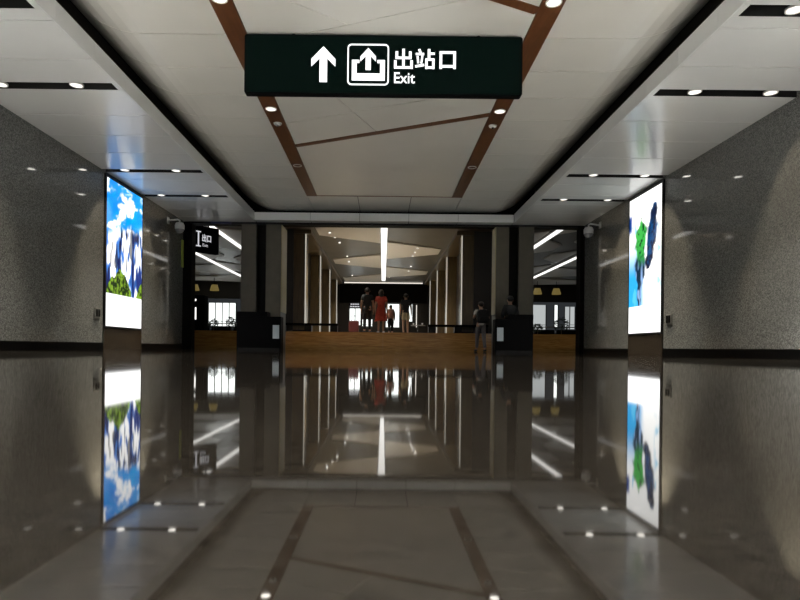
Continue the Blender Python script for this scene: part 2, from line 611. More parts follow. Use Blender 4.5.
for k, y0 in enumerate((20.2, 28.0, 35.6)):
    fin(0, -1, y0, y0 + 4.6, 2.5)
for k, y0 in enumerate((17.0, 24.6, 32.2)):
    fin(0, 1, y0, y0 + 4.6, 2.5)
for s in (-1, 1):
    for k in range(5):
        y0 = 17.5 + 4.6 * k
        fin(s * 6.25, -s, y0, y0 + 3.9, 2.3)
        fin(s * 6.25, s, y0 + 1.6, y0 + 5.2, 1.1)
        fin(s * 8.75, -s, y0 - 0.5, y0 + 3.2, 1.1)
        fin(s * 8.75, s, y0 + 0.5, y0 + 4.6, 4.6)
for s, nm in ((-1, 'left'), (1, 'right')):
    x = sorted((s * 14, s * 14.2))
    struct('wall_lobby_' + nm, B(x[0], x[1], YE, YEND, 0, ZH), 'far_wall', 'dim side wall of the lobby on the ' + nm, 'wall')
    x = sorted((s * 3.36, s * 4.35))
    cw = struct('wall_corridor_' + nm, B(x[0], x[1], 22.35, YEND, ZT, ZH), 'far_wall', 'dark wood wall of the central passage on the ' + nm, 'wall')
    x = sorted((s * 2.72, s * 3.36))
    obj('cornice', B(x[0], x[1], 22.35, YEND, ZH - 0.14, ZH - 0.001), 'wood_brown', cw)
# far end wall with bright openings: central block and two side blocks
wf = struct('wall_far', MB().box(-3.4, 3.4, YEND, YEND + 0.2, 0, ZH).box(-14, -3.4, YEND, YEND + 0.2, 3.3, ZH).box(3.4, 14, YEND, YEND + 0.2, 3.3, ZH)
            .box(-14, -3.4, YEND, YEND + 0.2, 0, 1.2).box(3.4, 14, YEND, YEND + 0.2, 0, 1.2), 'far_wall', 'black far end wall of the central passage', 'wall')
struct('trim_1', B(-2.9, 2.9, YEND - 0.5, YEND, 3.08, ZH - 0.15), 'dark_panel', 'deep black lintel over the windows at the passage end', 'trim')
win_n = [0]


def window(x0, x1, z0, z1, m, label, nx=1, y=YEND - 0.03):
    win_n[0] += 1
    o = tag(obj('window_%d' % win_n[0], B(x0, x1, y, y + 0.02, z0, z1), m), label, 'window', None, 'structure')
    for k in range(nx + 1):
        xx = x0 + (x1 - x0) * k / nx
        obj('window_frame', B(xx - 0.03, xx + 0.03, y - 0.03, y - 0.002, z0, z1), 'black_metal', o)
    obj('window_frame', B(x0, x1, y - 0.035, y - 0.005, z0 + (z1 - z0) * 0.18, z0 + (z1 - z0) * 0.18 + 0.03), 'black_metal', o)
    return o


window(-2.28, -1.5, 1.62, 2.72, 'window_glow', 'bright window at the passage end left of the walking group', 2)
window(-1.42, -0.7, 1.55, 2.0, 'window_glow', 'low bright window behind the person in black', 1)
window(0.16, 1.10, 1.5, 3.04, 'window_glow', 'bright window at the passage end right of the red dress', 1)
window(1.62, 1.98, 1.9, 3.04, 'window_glow', 'narrow bright window at the passage end beside the beige shorts', 1)
# lit shop fronts seen through the side openings
window(-11.75, -9.9, 1.45, 3.0, 'window_glow', 'wide bright glass front far behind the left side opening', 4)
window(-13.2, -11.95, 1.6, 3.0, 'window_glow_dim', 'dimmer tall panes far behind the left side opening', 4)
window(9.95, 10.95, 1.45, 3.1, 'window_glow_dim', 'pale grey lit panel far behind the right side opening', 1)
window(11.5, 11.75, 1.6, 3.1, 'window_glow', 'narrow bright window far behind the right side opening', 1)
window(12.2, 12.9, 1.5, 3.0, 'window_glow_dim', 'dim tall window by the right edge of the right opening', 2)

# ================================================================== LAMPS
lens_me = MB().lathe([(0.074, -0.004), (0.074, 0.004)], 24).mesh('lens', 'lamp_glow')
dead_me = MB().lathe([(0.074, 0.004), (0.074, 0.010)], 24).mesh('lens', 'grey_glass')
ring_me = MB().lathe([(0.088, -0.010), (0.090, 0.012), (0.074, 0.012), (0.074, -0.010), (0.088, -0.010)], 24, cap0=False, cap1=False).mesh('trim_ring', 'lamp_trim')
can_me = MB().lathe([(0.07, 0.006), (0.07, 0.09)], 16).mesh('housing', 'black_metal')


def downlight(x, y, z, power, label, group, size=84, lit=True):
    t = thing('downlight', (x, y, z), label, 'ceiling light', group)
    link('trim_ring', ring_me, t)
    link('lens', lens_me if lit else dead_me, t)
    link('housing', can_me, t)
    if not lit:
        return
    ld = bpy.data.lights.new('downlight_beam', 'SPOT')
    ld.energy = power
    ld.color = (1.0, 0.84, 0.60) if (y > 7 and abs(x) > 5) else C_WARM if y > 7 else (1.0, 0.97, 0.92)
    ld.spot_size = math.radians(size)
    ld.spot_blend = 1.0
    ld.shadow_soft_size = 0.06
    lo = bpy.data.objects.new('downlight_beam', ld)
    COL.objects.link(lo)
    lo.parent = t
    lo.location = (0, 0, -0.03)


ordn = {-5.5: 'unseen slot added farthest behind the camera', -3.6: 'unseen slot added behind the camera', 0.2: 'over the camera', 2.1: 'second slot ahead of the camera', 5.98: 'slot at the top edge', 7.9: 'slot level with the exit sign',
        11.7: 'slot at the lightbox near edge', 13.62: 'slot at the lightbox far edge'}
for s, nm in ((-1, 'left'), (1, 'right')):
    for t in SLOTS:
        for xx, w_ in ((4.07, 'coffer'), (5.07, 'wall')):
            downlight(s * xx, t, ZS + 0.02, (P_WALL if w_ == 'wall' and 10 < t < 13 else 500.0 if t > 13 else (300.0 if s < 0 else 480.0) if w_ == 'wall' else P_SLOT) if t > 7 else P_NEAR, 'round downlight in the %s %s, nearer the %s' % (nm, ordn[t], w_), 'downlights in the black slots',
                      size=76 if w_ == 'wall' and t > 7 else 84)
    for t, nn in ((-5.4, 'added unseen farthest behind the camera'), (-2.45, 'added unseen behind the camera'), (0.5, 'over the camera'), (3.45, 'ahead of the camera'), (6.4, 'above the exit sign'), (9.35, 'just below the exit sign'), (12.25, 'farthest')):  # the two behind the camera are added to help light the near ceiling
        downlight(s * 1.783, t, ZU - 0.012, P_STRIP if t > 8 else P_NEAR, 'round downlight in the %s wood strip, the one %s' % (nm, nn), 'downlights in the wood strips', lit=t < 12)
    # sprinkler heads behind the lamps
    t = thing('sprinkler_head', (s * 1.783, 9.95, ZU - 0.012), 'small round sprinkler head in the %s wood strip' % nm, 'sprinkler', 'sprinkler heads in the wood strips')
    obj('cap', MB().lathe([(0.06, -0.025), (0.07, 0.0)], 18), 'white_plastic', t)
    obj('nozzle', MB().lathe([(0.022, -0.05), (0.018, -0.02)], 12), 'chrome', t)

for x, nm in ((0.0, 'along the middle of the lobby ceiling'), (-6.2, 'in the left opening, nearer the middle'), (-8.7, 'in the left opening, farther out'),
              (6.3, 'in the right opening, nearer the middle'), (8.95, 'in the right opening, farther out')):
    hw = 0.115 if x == 0 else 0.085
    t = thing('linear_light', (x, 17.2, ZH - 0.08), 'long white linear ceiling light ' + nm, 'ceiling light', 'linear lights of the lobby')
    obj('housing', B(-hw - 0.02, hw + 0.02, 0, 21.0, 0.01, 0.075), 'white_plastic', t)
    obj('diffuser', B(-hw, hw, 0.02, 20.98, -0.03, 0.01), 'bar_glow', t)
t = thing('linear_light', (0, YEND - 0.62, ZH - 0.1), 'thin white linear light across the end of the central passage', 'ceiling light', 'linear lights of the lobby')
obj('housing', B(-2.65, 2.65, 0, 0.1, 0, 0.095), 'black_metal', t)
obj('diffuser', B(-2.6, 2.6, -0.02, 0.0, 0.0, 0.07), 'end_glow', t)
# small lobby downlights in rows of three


def lobby_beam(x, y, power=420.0, size=100):
    ld = bpy.data.lights.new('lobby_beam', 'SPOT')
    ld.energy = power
    ld.color = (1.0, 0.93, 0.80)
    ld.spot_size = math.radians(size)
    ld.spot_blend = 0.8
    ld.shadow_soft_size = 0.05
    lo = bpy.data.objects.new('lobby_beam', ld)
    COL.objects.link(lo)
    lo.location = (x, y, ZH - 0.09)


def inside(poly, x, y):
    sg = [(poly[(i + 1) % len(poly)][0] - p[0]) * (y - p[1]) - (poly[(i + 1) % len(poly)][1] - p[1]) * (x - p[0]) for i, p in enumerate(poly)]
    return all(v >= 0 for v in sg) or all(v <= 0 for v in sg)


for row, pts in (('nearest row left of the middle bar', ((-2.05, 22.6), (-1.95, 23.8), (-1.85, 25.0))), ('second row left of the middle bar', ((-1.75, 28.7), (-1.75, 30.2))),
                 ('nearest row right of the middle bar', ((1.45, 25.9), (1.4, 27.0), (1.35, 28.1))), ('second row right of the middle bar', ((1.45, 32.0), (1.4, 33.6))),
                 ('pair at the passage end', ((-1.9, 36.3), (0.35, 37.0)))):
    for k, (x, y) in enumerate(pts):
        on = any(inside(p, x, y) for p in FINS)
        o = obj('spot_lamp', MB().lathe([(0.036, -0.03), (0.04, 0.0)], 12), 'lamp_glow')
        o.location = (x, y, ZH - 0.05 if on else ZH)
        lobby_beam(x, y)
        wh = ('left' if k == 0 else 'right') if 'pair' in row else ('nearest', 'middle' if len(pts) == 3 else 'farther', 'farthest')[k]
        tag(o, 'tiny spot lamp on passage ceiling, %s of the %s' % (wh, row), 'ceiling light', 'tiny spot lamps of the passage ceiling')
for x, nm in ((-1.4, 'left of the middle bar'), (1.4, 'right of the middle bar'), (7.4, 'over the right opening')):  # lamps out of sight, added to brighten the golden steps
    o = obj('spot_lamp', MB().lathe([(0.06, -0.03), (0.065, 0.0)], 12), 'lamp_glow')
    o.location = (x, 18.7, ZH)
    lobby_beam(x, 18.7, 110.0, 110)
    tag(o, 'unseen spot lamp added to brighten the steps, ' + nm, 'ceiling light', 'unseen lamps added over the steps')

# yellow pendant lamps in side openings
for x, lb in ((-11.95, 'left one of the two in the left opening'), (-10.7, 'right one of the two in the left opening'),
              (9.75, 'left one of the two in the right opening'), (10.95, 'right one of the two in the right opening')):
    t = thing('pendant_lamp', (x, 38.0, 3.6), 'yellow glowing shade pendant lamp, ' + lb, 'pendant lamp', 'yellow pendant lamps')
    obj('shade', MB().lathe([(0.28, 0.0), (0.27, 0.1), (0.19, 0.36), (0.15, 0.40), (0.24, 0.1), (0.26, 0.0)], 20, cap0=False, cap1=False), 'shade_glow', t)
    obj('top_cap', MB().lathe([(0.2, 0.38), (0.2, 0.44)], 20), 'black_metal', t)
    obj('cord', MB().tube([(0, 0, 0.44), (0, 0, ZH - 3.6 - 0.051)], 0.015, 8), 'black_metal', t)

# ================================================================== COLUMNS
ci = ['at the hall opening', 'first past the steps', 'second past the steps', 'third past the steps', 'last past the steps']
for s, nm in ((-1, 'left'), (1, 'right')):
    for k, y in enumerate((YE, 22.35, 27.6, 32.5, 37.4)):
        if k == 0:
            t = thing('column', (0, y, 0), 'broad grey column with an inner side painted pale yellow as lit at the %s edge of the middle opening' % nm, 'column', 'columns of the central passage')
            e = EDGE[s]
            dp = 0.9 if s < 0 else 0.55
            x = sorted((s * (e[0] + 0.02), s * e[1]))
            obj('shaft', B(x[0], x[1], 0.0, dp, 0, ZS - 0.06), 'pilaster_grey', t)
            x = sorted((s * e[0], s * (e[0] + 0.02)))
            obj('lit_side', B(x[0], x[1], 0.03, dp - 0.03, 1.05, ZS - 0.06), 'lit_yellow', t)  # light falling on the inner side is put into this paler colour
        else:
            t = thing('column', (0, y, ZT), 'brown wood column with a lit vertical strip on the %s of the passage, %s' % (nm, ci[k]), 'column', 'columns of the central passage')
            x = sorted((s * 2.93, s * 3.355))
            obj('shaft', B(x[0], x[1], 0.0, 0.9, 0, ZH - ZT - 0.15), 'wood_brown', t)
            x = sorted((s * 2.895, s * 2.93))
            obj('light_strip', B(x[0], x[1], 0.0, 0.05, 0.08, ZH - ZT - 0.16), 'strip_glow', t)
            obj('plinth', B(min(s * 2.9, s * 3.36), max(s * 2.9, s * 3.36), -0.02, 0.92, 0, 0.08), 'black_metal', t)

# ================================================================== EXIT SIGN
SY = 7.1
px = SY / 600.0


def sx(x): return (x - 386.5) * px
def sz(y): return 0.09 + (348 - y) * px


SX0, SX1 = (245 - 386.5) * px, (523 - 386.5) * px
SZ0, SZ1 = sz(94.8), sz(35.5)
t = thing('exit_sign', (0, SY, SZ0), 'long black hanging sign with a white arrow, an exit symbol and lettering', 'sign')


def rrect(x0, x1, z0, z1, r_, n=5):
    out = []
    for cx, cz, a0 in ((x1 - r_, z1 - r_, 0), (x0 + r_, z1 - r_, PI / 2), (x0 + r_, z0 + r_, PI), (x1 - r_, z0 + r_, 1.5 * PI)):
        for k in range(n + 1):
            a = a0 + PI / 2 * k / n
            out.append((cx + r_ * math.cos(a), cz + r_ * math.sin(a)))
    return out


H = SZ1 - SZ0
obj('sign_box', MB().prism_xz(rrect(SX0, SX1, 0, H, 0.03), 0.0, 0.09), 'black_plastic', t)
obj('sign_face', MB().prism_xz(rrect(SX0 + 0.02, SX1 - 0.02, 0.02, H - 0.02, 0.025), -0.006, 0.0), 'sign_face', t)
for x in (-1.1, 1.1):
    obj('hanger', MB().tube([(x, 0.045, H), (x, 0.045, ZU - SZ0)], 0.02, 10), 'black_metal', t)
UX = px           # metres per pixel of the sign
UZ = px


def P(x, y):                       # photo pixel (unrolled) on the sign face
    return (SX0 + (x - 245) * UX, H - (y - 35.5) * UZ)


def poly_part(name, pts, parent=t, d=(-0.012, -0.006), m='sign_white'):
    return obj(name, MB().prism_xz([P(*p) for p in pts], *d), m, parent)


# arrow: convex pieces joined in one part
def multi(name, polys, m='sign_white'):
    mb = MB()
    for pts in polys:
        mb.prism_xz([P(*p) for p in pts], -0.012, -0.006)
    return obj(name, mb, m, t)


multi('arrow', [[(324, 47.5), (336, 60), (336, 67.5), (324, 55.5)], [(324, 47.5), (324, 55.5), (312, 67.5), (312, 60)], [(320.2, 53), (327.8, 53), (327.8, 83), (320.2, 83)]])
# exit symbol: rounded outline + tray + arrow
fr = MB()
o_, i_ = [P(*p) for p in ((348, 85.7), (389.5, 44.5))], None
(xa, za), (xb, zb) = o_
outer, inner = rrect(xa, xb, za, zb, 0.05), rrect(xa + 0.016, xb - 0.016, za + 0.016, zb - 0.016, 0.036)
n = len(outer)
for i in range(n):
    j = (i + 1) % n
    fr.prism_xz([outer[i], outer[j], inner[j], inner[i]], -0.012, -0.006)
obj('symbol_outline', fr, 'sign_white', t)
multi('symbol_tray', [[(352.5, 60.5), (360, 60.5), (360, 63.5), (357.3, 63.5), (357.3, 74), (352.5, 81)], [(352.5, 81), (357.3, 74), (380.7, 74), (385.5, 81)],
                      [(385.5, 60.5), (378, 60.5), (378, 63.5), (380.7, 63.5), (380.7, 74), (385.5, 81)]])
multi('symbol_arrow', [[(368.8, 48.5), (376.5, 57), (376.5, 62), (368.8, 54)], [(368.8, 48.5), (368.8, 54), (361, 62), (361, 57)], [(366.2, 53), (371.4, 53), (371.4, 70.5), (366.2, 70.5)]])


def seg(x0, y0, x1, y1, wd=2.6):
    d = Vector((x1 - x0, y1 - y0)).normalized() * 1.0
    n_ = Vector((-d.y, d.x)) * wd / 2
    return [(x0 + n_.x, y0 + n_.y), (x1 + n_.x, y1 + n_.y), (x1 - n_.x, y1 - n_.y), (x0 - n_.x, y0 - n_.y)]


# the three characters, stroke by stroke
multi('character_chu', [seg(404, 49, 404, 67.5), seg(397.3, 51.5, 397.3, 58.8), seg(410.7, 51.5, 410.7, 58.8), seg(396, 58, 412, 58, 2.3),
                        seg(395.9, 60.5, 395.9, 68.8), seg(412.1, 60.5, 412.1, 68.8), seg(394.8, 67.6, 413.2, 67.6, 2.3)])
multi('character_zhan', [seg(419.5, 49.2, 421, 52.6, 2.3), seg(416.2, 54, 424.6, 54, 2.2), seg(418, 56, 418.8, 63.2, 2.0), seg(422.9, 55.6, 421.8, 63.4, 2.0), seg(415.8, 66.4, 424.8, 64.8, 2.3),
                         seg(429.5, 49, 429.5, 59.2), seg(429.5, 53.5, 435.2, 53.5, 2.2), seg(425.9, 59.4, 434.9, 59.4, 2.2), seg(427, 58.5, 427, 68.8, 2.4), seg(433.8, 58.5, 433.8, 68.8, 2.4), seg(426, 67.4, 435, 67.4, 2.2)])
multi('character_kou', [seg(441.3, 51, 441.3, 68.6), seg(455, 51, 455, 68.6), seg(440, 52.2, 456.3, 52.2, 2.4), seg(440, 66, 456.3, 66, 2.4)])


def text_mesh(name, body, size, m, offset=0.0, extrude=0.002):
    cu = bpy.data.curves.new(name, 'FONT')
    cu.body = body
    cu.size = size
    cu.offset = offset
    cu.extrude = extrude
    cu.resolution_u = 3
    to = bpy.data.objects.new(name, cu)
    COL.objects.link(to)
    bpy.context.view_layer.update()
    me = bpy.data.meshes.new_from_object(to.evaluated_get(bpy.context.evaluated_depsgraph_get()))
    bpy.data.objects.remove(to)
    me.materials.clear()
    me.materials.append(MATS[m])
    return me


me = text_mesh('lettering', 'Exit', 1.0, 'sign_white', 0.008)
x0 = min(v.co.x for v in me.vertices); x1 = max(v.co.x for v in me.vertices)
z0 = min(v.co.y for v in me.vertices); z1 = max(v.co.y for v in me.vertices)
(tx0, tz0), (tx1, tz1) = P(394.8, 83.4), P(415.6, 72.6)
for v in me.vertices:
    v.co = ((tx0 + (v.co.x - x0) / (x1 - x0) * (tx1 - tx0)), -0.009 + (0.003 if v.co.z < 0 else -0.003), tz0 + (v.co.y - z0) / (z1 - z0) * (tz1 - tz0))
link('lettering', me, t)

# small sign in the left opening, turned towards the middle
t = thing('hanging_sign', (-5.22, 17.1, 2.76), 'small black hanging sign with white lettering in the left opening', 'sign', rz=math.radians(52))
obj('sign_box', MB().prism_xz(rrect(-0.80, 0.62, 0, 0.76, 0.03), 0.0, 0.12), 'black_plastic', t)
for x in (-0.4, 0.3):
    obj('hanger', MB().tube([(x, 0.06, 0.76), (x, 0.06, ZH - 2.76)], 0.018, 8), 'black_metal', t)
mb = MB()
for q in ((-0.10, -0.06, 0.16, 0.60), (-0.16, 0.0, 0.57, 0.60), (-0.16, 0.0, 0.16, 0.19)):
    mb.prism_xz([(q[0], q[2]), (q[1], q[2]), (q[1], q[3]), (q[0], q[3])], -0.008, 0.0)
obj('divider_bar', mb, 'sign_white_dim', t)
me = text_mesh('lettering', '出口', 0.22, 'sign_white_dim', 0.006)
for v in me.vertices:
    v.co = (0.03 + v.co.x * 0.75, -0.004 - (0.003 if v.co.z > 0 else 0), 0.34 + v.co.y)
link('lettering', me, t)
me = text_mesh('lettering_small', 'Exit', 0.12, 'sign_white_dim')
for v in me.vertices:
    v.co = (0.05 + v.co.x, -0.004 - (0.003 if v.co.z > 0 else 0), 0.18 + v.co.y)
link('lettering_small', me, t)
o = obj('name_plate', B(-0.28, 0.28, -0.03, 0, -0.03, 0.03), 'sign_blue')
o.location = (-4.45, YE - 0.02, ZS - 0.035)
tag(o, 'tiny dark blue plate on the header above the left opening', 'sign')
o = obj('wall_sign', B(0, 0.03, -0.12, 0.0, 0, 0.74), 'lime_panel', bevel=0.004)
o.location = (-W, YE - 0.06, 2.22)
tag(o, 'narrow yellow green panel at the far end of the left wall', 'sign')

# ================================================================== LIGHTBOXES


def hsh(i, j, s):
    v = math.sin(i * 127.1 + j * 311.7 + s * 74.7) * 43758.5453
    return v - math.floor(v)


def vn(x, y, s=0):
    i, j = math.floor(x), math.floor(y)
    fx, fy = x - i, y - j
    fx, fy = fx * fx * (3 - 2 * fx), fy * fy * (3 - 2 * fy)
    a, b_, c, d = hsh(i, j, s), hsh(i + 1, j, s), hsh(i, j + 1, s), hsh(i + 1, j + 1, s)
    return (a * (1 - fx) + b_ * fx) * (1 - fy) + (c * (1 - fx) + d * fx) * fy


def fbm(x, y, s=0):
    return 0.5 * vn(x, y, s) + 0.3 * vn(2 * x, 2 * y, s + 1) + 0.2 * vn(4 * x, 4 * y, s + 2)


def ss(a, b_, x):
    k = max(0, min(1, (x - a) / (b_ - a)))
    return k * k * (3 - 2 * k)


def mixc(a, b_, k):
    return tuple(p + (q - p) * k for p, q in zip(a, b_))


WH = (1.25, 1.25, 1.22)


def art_left(u, v):
    """u from the near edge to the far edge, v from the top down"""
    if v > 0.776:
        return (1.6, 1.6, 1.6)
    c = mixc((0.0, 0.20, 0.80), (0.0, 0.46, 0.95), fbm(u * 4, v * 6, 3))
    c = mixc(c, WH, ss(0.52, 0.72, fbm(u * 5 + v * 3, v * 13, 8) + 0.25 * ss(0.12, 0.4, v) * u))
    top = 0.30 - 0.14 * u + 0.10 * vn(u * 9, 0.5, 4)
    k = ss(top - 0.02, top + 0.06, v)
    st = fbm(u * 11 + 0.4 * vn(v * 8, 1, 2), v * 4.5, 12)
    st = st + 0.35 * (vn(u * 34, v * 12, 51) - 0.5)
    rock = mixc((0.0, 0.008, 0.09), (0.05, 0.22, 0.70), ss(0.30, 0.48, st))
    rock = mixc(rock, WH, ss(0.48, 0.60, st))
    rock = mixc(rock, (0.01, 0.01, 0.02), 0.8 * ss(0.60, 0.75, vn(u * 26 + 3, v * 9, 61)))
    rock = mixc(rock, (0.01, 0.03, 0.20), 0.85 * ss(0.62, 0.85, u) * ss(0.38, 0.5, v) * ss(0.35, 0.6, 1 - st))
    c = mixc(c, rock, k)
    hl = 0.775 - 0.175 * max(0, 1 - abs(u - 0.36) / 0.34) ** 0.5 if u < 0.68 else 0.775 - 0.11 * ss(0.80, 0.95, u)
    hl += 0.05 * (vn(u * 14, 3, 5) - 0.3)
    if v > hl:
        n_ = fbm(u * 20, v * 34, 21)
        c = mixc((0.004, 0.02, 0.0), (0.20, 0.36, 0.02), ss(0.36, 0.66, n_))
    return c


def art_right(u, v):
    """u from the far edge to the near edge, v from the top down"""
    if v > 0.80:
        return (1.6, 1.6, 1.6)
    c = WH
    bl = ss(0.30, 0.60, v) * ss(0.62, 0.40, u) if False else ss(0.25, 0.6, v) * (1 - ss(0.30, 0.62, u + 0.15 * (vn(u * 5, v * 8, 6) - 0.5)))
    c = mixc(c, (0.02, 0.42, 0.88), bl)
    c = mixc(c, (0.10, 0.60, 0.95), 0.8 * ss(0.55, 0.66, fbm(u * 5, v * 7, 31)) * (ss(0.8, 0.95, u) + ss(0.35, 0.2, u)) * ss(0.05, 0.2, v)) if u > 0.8 or u < 0.35 else c
    c = mixc(c, (0.0, 0.05, 0.28), ss(0.12, 0.05, u) * ss(0.10, 0.14, v) * (1 - ss(0.22, 0.28, v)) if u < 0.12 else 0)
    w_ = (vn(v * 14, 2, 9) - 0.5) + 1.6 * (fbm(u * 9, v * 16, 41) - 0.5)
    # green pillar
    cx = 0.40 - 0.10 * (v - 0.2)
    hw = 0.15 * ss(0.13, 0.26, v) * (1 - 0.55 * ss(0.5, 0.7, v)) + 0.09 * w_
    k = 1 - ss(hw * 0.7, hw + 0.03, abs(u - cx))
    if v > 0.16 and k > 0:
        g = mixc((0.0, 0.05, 0.01), (0.05, 0.46, 0.07), ss(0.32, 0.55, fbm(u * 22, v * 36, 14)))
        g = mixc(g, (0.0, 0.02, 0.05), ss(0.38, 0.5, v + 0.1 * (vn(u * 12, v * 10, 3) - 0.5)))
        g = mixc(g, (0.30, 0.50, 0.85), 0.8 * ss(0.45, 0.65, vn(u * 30, v * 14, 71)) * ss(0.45, 0.6, v))
        c = mixc(c, g, k)
    # dark pillar
    cx = 0.80 - 0.42 * (v - 0.1)
    hw = 0.12 * ss(0.08, 0.16, v) * (1 - ss(0.42, 0.58, v)) + 0.08 * w_
    k = 1 - ss(hw * 0.7, hw + 0.03, abs(u - cx))
    if 0.10 < v < 0.55 and k > 0:
        g = mixc((0.0, 0.004, 0.03), (0.0, 0.06, 0.20), ss(0.4, 0.7, fbm(u * 18, v * 30, 17)))
        c = mixc(c, g, k)
    return c


def lightbox(s, label, art, picture):
    Y0, Y1, Zb, Zt = 11.72, 13.53 if s < 0 else 13.33, 0.43, 3.45
    xw = s * W
    xf = s * (W - 0.09)
    t = thing('advertising_lightbox', (xw, (Y0 + Y1) / 2, 0), label, 'lightbox')
    def bb(a0, a1, y0, y1, z0, z1):
        x = sorted((s * a0 * -1, s * a1 * -1))
        return B(x[0], x[1], y0, y1, z0, z1)
    hy = (Y1 - Y0) / 2
    obj('plinth', bb(0.001, 0.034, -hy, hy, 0.0, Zb), 'brown_stone', t)
    obj('cabinet', bb(0.001, 0.03, -hy, hy, Zb, Zt), 'black_metal', t)
    fm = MB()
    for (y0, y1, z0, z1) in ((-hy, -hy + 0.035, Zb, Zt), (hy - 0.035, hy, Zb, Zt), (-hy + 0.035, hy - 0.035, Zt - 0.06, Zt), (-hy + 0.035, hy - 0.035, Zb, Zb + 0.035)):
        x = sorted((-s * 0.03, -s * 0.046))
        fm.box(x[0], x[1], y0, y1, z0, z1)
    obj('frame', fm, 'black_metal', t)
    # printed face, finely divided so that the print can sit in a colour attribute
    nu, nv = 84, 150
    ya, yb, za, zb = -hy + 0.035, hy - 0.035, Zb + 0.035, Zt - 0.06
    vs, fs, cols = [], [], []
    for j in range(nv + 1):
        for i in range(nu + 1):
            a, d = i / nu, j / nv
            vs.append((-s * 0.040, ya + (yb - ya) * a, zb + (za - zb) * d))
            cols.append(art(a if s < 0 else 1 - a, d))
    for j in range(nv):
        for i in range(nu):
            q = (j * (nu + 1) + i, j * (nu + 1) + i + 1, (j + 1) * (nu + 1) + i + 1, (j + 1) * (nu + 1) + i)
            fs.append(q if s > 0 else q[::-1])
    me = bpy.data.meshes.new('screen')
    me.from_pydata(vs, [], fs)
    at = me.color_attributes.new('print', 'FLOAT_COLOR', 'POINT')
    for i, c in enumerate(cols):
        at.data[i].color = (*c, 1)
    me.materials.append(MATS['poster_glow'])
    tag(link('screen', me, t), picture)


lightbox(-1, 'tall lit advertising lightbox on the left wall, blue sky over rock spires', art_left, 'printed scene of blue sky, white spires and green trees')
lightbox(1, 'tall lit advertising lightbox on the right wall, green pillar on white', art_right, 'printed scene of green and dark rock pillars on white')

# ================================================================== WALL FITTINGS
for s, nm in ((-1, 'left'), (1, 'right')):
    t = thing('wall_box', (s * W, 11.47, 0.60), 'small grey control box on the %s wall by the lightbox' % nm, 'switch box', 'grey wall boxes')
    x = sorted((0, -s * 0.03))
    obj('box', B(x[0], x[1], -0.11, 0.11, 0, 0.2), 'grey_plastic', t, bevel=0.004)
    x = sorted((-s * 0.03, -s * 0.036))
    obj('cover', B(x[0], x[1], -0.085, -0.01, 0.03, 0.17), 'black_plastic', t)
    obj('cover', B(x[0], x[1], 0.01, 0.085, 0.03, 0.17), 'black_plastic', t)
    # dome cameras
    cy, cz = 15.2, 3.06
    t = thing('dome_camera', (s * W, cy, cz + 0.2), 'white dome security camera on a bracket high on the %s wall' % nm, 'security camera', 'dome cameras')
    x = sorted((0, -s * 0.02))
    obj('wall_plate', B(x[0], x[1], -0.06, 0.06, -0.08, 0.08), 'white_plastic', t)
    obj('bracket', MB().tube([(-s * 0.02, 0, 0), (-s * 0.26, 0, 0.03), (-s * 0.30, 0, 0.0), (-s * 0.30, 0, -0.06)], 0.022, 10), 'white_plastic', t)
    obj('body', MB().lathe([(0.115, -0.22), (0.12, -0.12), (0.09, -0.06), (0.03, -0.04)], 20, -s * 0.30, 0), 'white_plastic', t)
    pr = [(0.012, -0.325)] + [(0.11 * math.sin(a * PI / 16), -0.22 - 0.105 * math.cos(a * PI / 16)) for a in range(1, 9)]
    obj('dome', MB().lathe(pr, 20, -s * 0.30, 0, cap1=False), 'grey_glass', t)

# ================================================================== COUNTERS, BENCHES, TABLE
for s, nm in ((-1, 'left'), (1, 'right')):
    xa, xb = (-3.72, -2.60) if s < 0 else (2.86, 3.82)
    hw = (xb - xa) / 2
    t = thing('counter', ((xa + xb) / 2, 15.45, 0), 'black waist-high counter with a pale panel before the %s column' % nm, 'counter', 'black counters at the opening')
    obj('cabinet', B(-hw, hw, -0.2, 0.2, 0.0, 0.86), 'black_plastic', t, bevel=0.006)
    xs = sorted((-s * (hw - 0.34), s * hw))
    obj('top', B(xs[0], xs[1], -0.21, 0.21, 0.86, 0.98), 'black_plastic', t, bevel=0.006)
    xs = sorted((-s * (hw - 0.04), -s * (hw - 0.20)))
    obj('front_panel', B(xs[0], xs[1], -0.208, -0.2, 0.30, 0.64), 'pale_panel', t)
    obj('toe_kick', B(-hw + 0.03, hw - 0.03, -0.205, -0.2, 0.0, 0.06), 'black_metal', t)
    t = thing('bench', (s * 2.75, 22.12, ZT), 'long low black bench at the top of the steps, %s of the gap' % nm, 'bench', 'low black benches')
    obj('seat', B(-1.1, 1.1, -0.2, 0.2, 0.24, 0.32), 'black_plastic', t, bevel=0.01)
    for x in (-0.95, 0.0, 0.95):
        obj('leg', B(x - 0.13, x + 0.13, -0.17, 0.17, 0, 0.24), 'black_metal', t)
    # railing far behind in the side openings
    t = thing('railing', (s * 10.2, 35.5, ZT), 'low metal railing with dark infill panels far back in the %s opening' % nm, 'railing', 'railings in the side openings')
    obj('handrail', MB().tube([(-2.6, 0, 0.78), (2.6, 0, 0.78)], 0.03, 8), 'chrome', t)
    for k in range(5):
        x = -2.6 + 1.3 * k
        obj('post', MB().tube([(x, 0, 0), (x, 0, 0.78)], 0.025, 8), 'chrome', t)
        if k < 4:
            obj('infill_panel', B(x + 0.06, x + 1.24, -0.008, 0.008, 0.08, 0.62), 'dark_panel', t)

